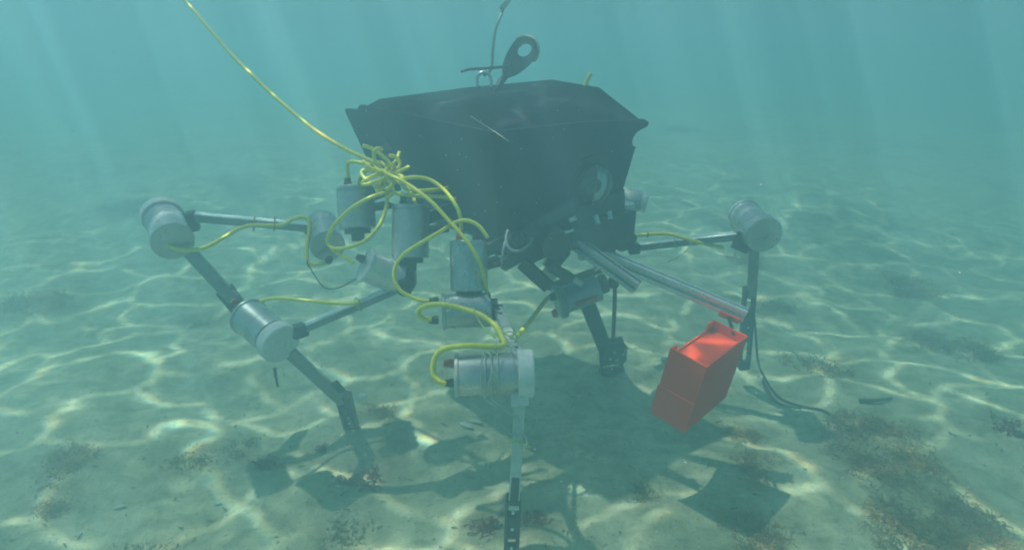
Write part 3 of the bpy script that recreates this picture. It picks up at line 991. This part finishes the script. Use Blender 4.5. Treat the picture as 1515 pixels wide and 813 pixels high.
# ------------------------------------------------------------------ yellow tether and its knot of loops
tz = 1.50
tether_pts = [W(110, -200, 2.10), W(200, -80, 2.0), W(280, 8, 1.90), W(310, 43, 1.86), W(342, 80, 1.82), W(380, 118, 1.76), W(418, 153, 1.70), W(460, 188, 1.64), W(500, 214, 1.59), W(540, 234, 1.55), W(566, 244, 1.53)]
mb = MB().tube(tether_pts, .0056, 10, 9)
tether = mb.build('tether_cable', YELLOW, None, label='long yellow tether cable running from the upper left to the tangle on the robot', category='cable')
loops = [
    # out of the knot and down to the front hip
    [W(558, 246, 1.50), W(575, 258, 1.46), W(596, 268, 1.44), W(620, 284, 1.42), W(642, 302, 1.40), W(662, 324, 1.385), W(684, 348, 1.36), W(700, 370, 1.35), W(713, 396, 1.36), W(719, 425, 1.40), W(722, 440, 1.42)],
    # big loop on the left
    [W(572, 284, 1.48), W(548, 292, 1.47), W(520, 308, 1.46), W(497, 330, 1.46), W(485, 352, 1.47), W(488, 364, 1.47), W(500, 368, 1.46), W(525, 363, 1.46), W(545, 352, 1.46), W(562, 332, 1.47), W(571, 308, 1.48), W(573, 282, 1.49), W(566, 255, 1.51)],
    # tail from the loop to the joint motor
    [W(487, 360, 1.475), W(496, 372, 1.47), W(510, 380, 1.46), W(524, 389, 1.46)],
    # arc to the right over the middle hip
    [W(590, 266, 1.45), W(612, 262, 1.44), W(636, 266, 1.44), W(656, 280, 1.43), W(672, 300, 1.42), W(681, 320, 1.42), W(683, 345, 1.43)],
    # flat loops right of the knot
    [W(576, 282, 1.49), W(592, 287, 1.47), W(620, 290, 1.47), W(650, 291, 1.48), W(674, 295, 1.50)],
    [W(590, 270, 1.48), W(612, 281, 1.46), W(640, 281, 1.47), W(662, 278, 1.50)],
    # small loops left of the knot
    [W(560, 246, 1.51), W(540, 242, 1.52), W(520, 239, 1.53), W(514, 244, 1.55), W(516, 262, 1.57)],
    [W(566, 255, 1.49), W(550, 261, 1.49), W(538, 268, 1.49), W(537, 273, 1.49), W(552, 270, 1.48), W(570, 262, 1.47)],
    [W(556, 250, 1.53), W(542, 253, 1.55), W(533, 262, 1.57), W(531, 272, 1.58)],
    # stubs standing up
    [W(562, 242, 1.52), W(576, 245, 1.52), W(586, 238, 1.53), W(591, 225, 1.55)],
    [W(578, 262, 1.48), W(590, 254, 1.47), W(605, 247, 1.49)],
    # round turns in the knot
    [W(560, 240, 1.50), W(556, 248, 1.48), W(566, 254, 1.47), W(572, 248, 1.49), W(564, 240, 1.51)],
    [W(574, 266, 1.47), W(581, 270, 1.46), W(577, 277, 1.46), W(572, 280, 1.47), W(577, 286, 1.48)],
    [W(586, 258, 1.48), W(596, 262, 1.45), W(592, 270, 1.46), W(584, 264, 1.48)],
    # from under the coil to the middle joint and on to the front joint plug
    [W(722, 352, 1.40), W(708, 334, 1.40), W(690, 326, 1.40), W(672, 330, 1.40), W(652, 342, 1.39), W(625, 358, 1.39), W(600, 374, 1.39), W(587, 390, 1.39), W(583, 408, 1.39), W(590, 427, 1.39), W(606, 438, 1.39), W(624, 444, 1.38), W(636, 445, 1.378)],
    [W(576, 262, 1.5), W(582, 256, 1.5), W(587, 250, 1.51), W(582, 246, 1.52)],
]
r_ = random.Random(21)
for i in range(7):                          # the short turns that fill the knot
    c = W(572 + r_.uniform(-14, 16), 258 + r_.uniform(-14, 20), 1.50 + r_.uniform(-.03, .03))
    a1 = V((r_.gauss(0, 1), r_.gauss(0, 1), r_.gauss(0, .6))).normalized()
    b1 = a1.orthogonal().normalized()
    ra, rb, t0 = r_.uniform(.022, .05), r_.uniform(.012, .028), r_.uniform(0, 6)
    loops.append([c + a1 * ra * math.cos(t0 + q * .62) + b1 * rb * math.sin(t0 + q * .62) + V((0, 0, .003 * q)) for q in range(r_.randint(6, 10))])
for lp in loops:
    MB().tube(lp, .0047, 10, 7).build('cable_loop', YELLOW, tether)

# pale rope from the lifting eye up out of the picture
mb = MB().tube([W(716, 112, 1.76), W(727, 101, 1.77), W(729, 75, 1.78), W(733, 45, 1.80), W(743, 18, 1.82), W(752, -6, 1.84), W(762, -60, 1.86), W(766, -200, 1.9)], .0042, 8, 7)
rope = mb.build('lift_rope', worn('faint_rope', (.22, .27, .28), (.17, .21, .22), .7, 0, 100), None, label='thin pale rope rising from the top of the robot', category='rope')
mb = MB().tube([W(742, 14, 1.815), W(751, 2, 1.82), W(756, -10, 1.83)], .0075, 8, 5)
for i in range(5):
    p = W(740 + i * 4, 12 - i * 4, 1.80)
    mb.tube([p, p + V((.008, 0, .012)), p + V((.018, .004, .012))], .004, 6, 4)
mb.build('rope_whipping', ROPE, rope, label='white frayed whipping on the rope')

# ------------------------------------------------------------------ red box at the end of the rail
Zb = 1.30


C0 = W(1046, 543, Zb)
av, bv, hv = W(992, 514, 1.351) - C0, W(1107, 497, 1.446) - C0, W(1013, 640, 1.381) - C0
ah, bh, hh = av.normalized(), bv.normalized(), hv.normalized()
TH = .004
box = thing('red_box', C0 + hv, 'open translucent red plastic box hanging at the end of the metal rail', 'box')
LA, LB, LH = av.length, bv.length, hv.length


def bp(a, b, h):
    return C0 + ah * a + bh * b + hh * h


def slab(name, poly, e):
    MB().prism(poly, e).build(name, RED, box)


slab('front_wall', [bp(0, 0, 0), bp(LA, 0, 0), bp(LA, 0, LH), bp(0, 0, LH)], bh * TH)
slab('side_wall', [bp(0, TH, 0), bp(0, LB, 0), bp(0, LB, LH), bp(0, TH, LH)], ah * TH)
slab('back_wall', [bp(TH, LB - TH, 0), bp(LA, LB - TH, 0), bp(LA, LB - TH, LH), bp(TH, LB - TH, LH)], bh * TH)
w0, w1, dp = .024, LB - .030, .020
slab('side_wall', [bp(LA, TH, 0), bp(LA, w0, 0), bp(LA, w0 + .006, dp), bp(LA, w1 - .004, dp), bp(LA, w1, 0), bp(LA, LB - TH, 0), bp(LA, LB - TH, LH), bp(LA, TH, LH)], -ah * TH)
slab('floor', [bp(TH, TH, LH - TH), bp(LA - TH, TH, LH - TH), bp(LA - TH, LB - TH, LH - TH), bp(TH, LB - TH, LH - TH)], -hh * TH)
slab('lip', [bp(-.001, -.0015, LH * .56), bp(LA + .003, -.0015, LH * .56), bp(LA + .0015, -.0015, LH + .001), bp(-.001, -.0015, LH + .001)], bh * .0015)
slab('added_tray', [bp(TH, TH, .024), bp(LA - TH, TH, .024), bp(LA - TH, LB - TH, .024), bp(TH, LB - TH, .024)], hh * .003)  # inner floor added just under the rim to catch the sunlight
slab('divider', [bp(TH, LB * .62, LH * .35), bp(LA - TH, LB * .62, LH * .35), bp(LA - TH, LB * .62, LH - TH), bp(TH, LB * .62, LH - TH)], bh * .003)
MB().bar(bp(.03, LB - .006, .012), W(1078, 468, 1.485), .008, .006).build('hanger', BLACK, box)

# ------------------------------------------------------------------ seaweed


def weed_mesh(name, mat, n, rad, hgt, seed, wid=.0026):
    """a bushy tuft: many thin fronds that fork, thinning out towards its edge"""
    r_ = random.Random(seed)
    mb = MB()
    lobes = [(r_.gauss(0, rad * .45), r_.gauss(0, rad * .45), r_.uniform(.5, 1.0)) for _ in range(7)]

    def frond(p, d, L, w, segs, forks):
        sd = d.cross(V((r_.gauss(0, 1), r_.gauss(0, 1), r_.gauss(0, 1)))).normalized()
        vs = []
        for s in range(segs + 1):
            ww = w * (1 - .7 * s / segs)
            vs += [p - sd * ww, p + sd * ww]
            if forks and s and r_.random() < .75:
                e = (d + V((r_.gauss(0, .7), r_.gauss(0, .7), r_.gauss(0, .5)))).normalized()
                frond(p.copy(), e, L * .45, w * .8, 3, False)
            d = (d + V((r_.gauss(.08, .3), r_.gauss(0, .3), r_.gauss(-.12, .25)))).normalized()
            sd = (sd - d * sd.dot(d)).normalized()
            p = p + d * (L / segs)
            if p.z < .004:
                p.z = .004
        mb.add(vs, [(2 * s, 2 * s + 1, 2 * s + 3, 2 * s + 2) for s in range(segs)], True)

    for i in range(n):
        lx, ly, ls = r_.choice(lobes)
        p = V((lx + r_.gauss(0, rad * .26), ly + r_.gauss(0, rad * .26), -.01))
        d = V((r_.gauss(.25, .55), r_.gauss(0, .55), .75)).normalized()
        frond(p, d, hgt * ls * r_.uniform(.4, 1.2), wid * r_.uniform(.6, 1.5), 5, True)
    me = bpy.data.meshes.new(name)
    me.from_pydata(mb.v, [], mb.f)
    me.polygons.foreach_set('use_smooth', mb.sm)
    me.materials.append(mat)
    return me


brown = [weed_mesh('brown_seaweed', WEED_BROWN, 300, .12, .06, s) for s in (1, 2, 3, 8)]
olive = [weed_mesh('olive_seaweed', WEED_OLIVE, 220, .10, .02, s) for s in (4, 5)]
redw = [weed_mesh('red_seaweed', WEED_RED, 80, .05, .035, s) for s in (6, 7)]
for i, (kind, px, py, s, lab) in enumerate(weeds):
    me = {'b': brown, 'o': olive, 'r': redw}[kind]
    o = bpy.data.objects.new('seaweed', me[i % len(me)])
    COL.objects.link(o)
    o.location = G(px, py, -.002)
    o.rotation_euler = (0, 0, rng.uniform(0, 6.28))
    s *= .82
    o.scale = (s * rng.uniform(.9, 1.2), s * rng.uniform(.9, 1.2), s * rng.uniform(.8, 1.0))
    o['label'], o['category'], o['group'] = lab, 'seaweed', 'seaweed growing on the sand'

# tall thin blades far behind the right motor
for px, py, tx, ty, lab in ((1090, 312, 1106, 232, 'tall thin dark seagrass blade behind the right motor'), (1098, 306, 1099, 262, 'short thin seagrass blade beside the tall one')):
    g = G(px, py)
    zz = CAM_F.dot(g - CAM_O)
    MB().tube([g, W((px * 2 + tx) / 3 - 1, (py * 2 + ty) / 3, zz), W(tx, ty, zz + .05)], .006, 6, 5, .3).build('seagrass_blade', WEED_OLIVE, None, label=lab, category='seagrass', group='seagrass blades behind the robot')

# dark cord lying on the sand at the right
mb = MB().tube([W(1112, 440, 1.86), W(1117, 480, 1.93), W(1121, 530, 1.97), G(1126, 560, .02), G(1150, 583, .008), G(1180, 596, .006), G(1215, 606, .006), G(1240, 622, .006), G(1258, 642, .006)], .0038, 8, 7)
mb.build('dark_cord', BLACK, None, label='dark cord hanging behind the red box and trailing over the sand at right', category='cord')
mb = MB().tube([G(1128, 566, .008), G(1146, 588, .006), G(1165, 598, .006), G(1186, 604, .006)], .0045, 8, 6, .5)
mb.build('dark_cord', BLACK, None, label='short second dark cord lying beside the trailing cord', category='cord')
a_ = G(1300, 596)
MB().tube([G(1270, 598, .005), G(1295, 600, .012), G(1318, 596, .006)], .008, 7, 5, .4).build('driftwood_stick', DEBRIS, None, label='dark curved stick lying on the right sand', category='stick')
MB().tube([W(406, 544, 1.60), W(408, 556, 1.60), W(411, 572, 1.60)], .0046, 7, 4, .6).build('floating_stick', BLACK, None, label='small black stick floating below the middle motor disc', category='stick')

# pale shells
for i, (px, py, L, an, lab) in enumerate(((690, 628, .055, -.7, 'long pale shell fragment left of the front leg, leftmost of three'), (704, 622, .05, -.5, 'long pale shell fragment left of the front leg, upper one of three'),
                                          (710, 642, .028, .2, 'short pale shell fragment nearest the front leg, lowest of three'), (500, 712, .022, -.5, 'pale shell chip inside the elongated leg shadow'),
                                          (548, 700, .02, .3, 'pale shell chip beside the red seaweed tuft'), (176, 740, .03, .4, 'pale stony shell at lower left'), (320, 727, .02, .1, 'pale shell chip on the lower left sand'))):
    p = G(px, py, .004)
    mb = MB()
    rings = []
    for t in range(6):
        f = t / 5
        w = (.18 + math.sin(math.pi * min(.96, f + .04))) * L * .17
        c = V((math.cos(an), math.sin(an), .1)) * (L * (f - .5)) + p
        sdv = V((-math.sin(an), math.cos(an), 0))
        rings.append([c + sdv * w * math.cos(q) + UP * w * .6 * math.sin(q) for q in [j * math.pi / 4 for j in range(8)]])
    mb.loft(rings, cap=True, smooth=True)
    mb.build('shell', SHELL, None, label=lab, category='shell', group='pale shell pieces on the sand')

# loose bits of plants and grit on the sand, too many to count
mb = MB()
r_ = random.Random(5)
for i in range(1500):
    d = 0.75 + 4.2 * r_.random() ** 1.7
    x = r_.uniform(-1.05, 1.05) * (d * .95 + .25)
    p = V((x, d, ground_h(x, d) + .003))
    L = r_.choice((.003, .004, .005, .007, .012, .02)) * r_.uniform(.7, 1.4)
    an = r_.uniform(0, 6.28)
    a = V((math.cos(an), math.sin(an), r_.uniform(-.1, .35)))
    s = V((-math.sin(an), math.cos(an), r_.uniform(-.3, .3))) * min(.0022, L * .35)
    mb.add([p - a * L / 2 - s, p + a * L / 2 - s * .4, p + a * L / 2 + s * .4 + UP * .001, p - a * L / 2 + s + UP * .001], [(0, 1, 2, 3)])
mb.build('plant_debris', DEBRIS, None, kind='stuff', label='dark bits of plants scattered over the sand')
mb = MB()
for i in range(500):
    d = 0.75 + 3.0 * r_.random() ** 1.5
    x = r_.uniform(-1.05, 1.05) * (d * .95 + .25)
    mb.ball(V((x, d, ground_h(x, d) + .001)), r_.uniform(.0012, .0035), 6, (1, 1.3, .6))
mb.build('shell_grit', SHELL, None, kind='stuff', label='pale shell grit scattered over the sand')
# specks drifting in the water
mb = MB()
for px, py, z in ((712, 178, 1.2), (752, 208, 1.15), (771, 220, 1.1), (620, 146, 1.3), (736, 141, 1.2), (835, 191, 1.2), (683, 206, 1.2), (680, 228, 1.2), (677, 251, 1.25), (708, 273, 1.2), (741, 276, 1.2), (735, 299, 1.2), (718, 312, 1.2), (543, 200, 1.3), (621, 201, 1.3), (906, 224, 1.3), (857, 163, 1.3)):
    mb.ball(W(px, py, z), .0013, 6)
for i in range(700):
    z = r_.uniform(.6, 3.0)
    mb.ball(W(r_.uniform(0, 1515), r_.uniform(60, 760), z), r_.uniform(.0004, .0011), 6)
mb.tube([W(697, 172, 1.2), W(720, 187, 1.18), W(752, 208, 1.15)], .0006, 5, 4)
mb.build('marine_snow', SHELL, None, kind='stuff', label='pale specks drifting in the water')


# ------------------------------------------------------------------ the water itself
def haze():
    M = Mat('sea_water')
    M.nt.nodes.remove(M.p)
    pv = M.n('ShaderNodeVolumePrincipled')
    pv.inputs['Color'].default_value = (.36, .645, .735, 1)
    pv.inputs['Absorption Color'].default_value = (.0, .25, .34, 1)
    pv.inputs['Density'].default_value = .48
    pv.inputs['Anisotropy'].default_value = .32
    M.l(pv.outputs[0], M.out.inputs['Volume'])
    MB().box((0, 20, (HAZE_TOP - 1) / 2), 80, 66, HAZE_TOP + 1).build('haze', M.m, kind='stuff', label='teal sea water that fades far things')


haze()
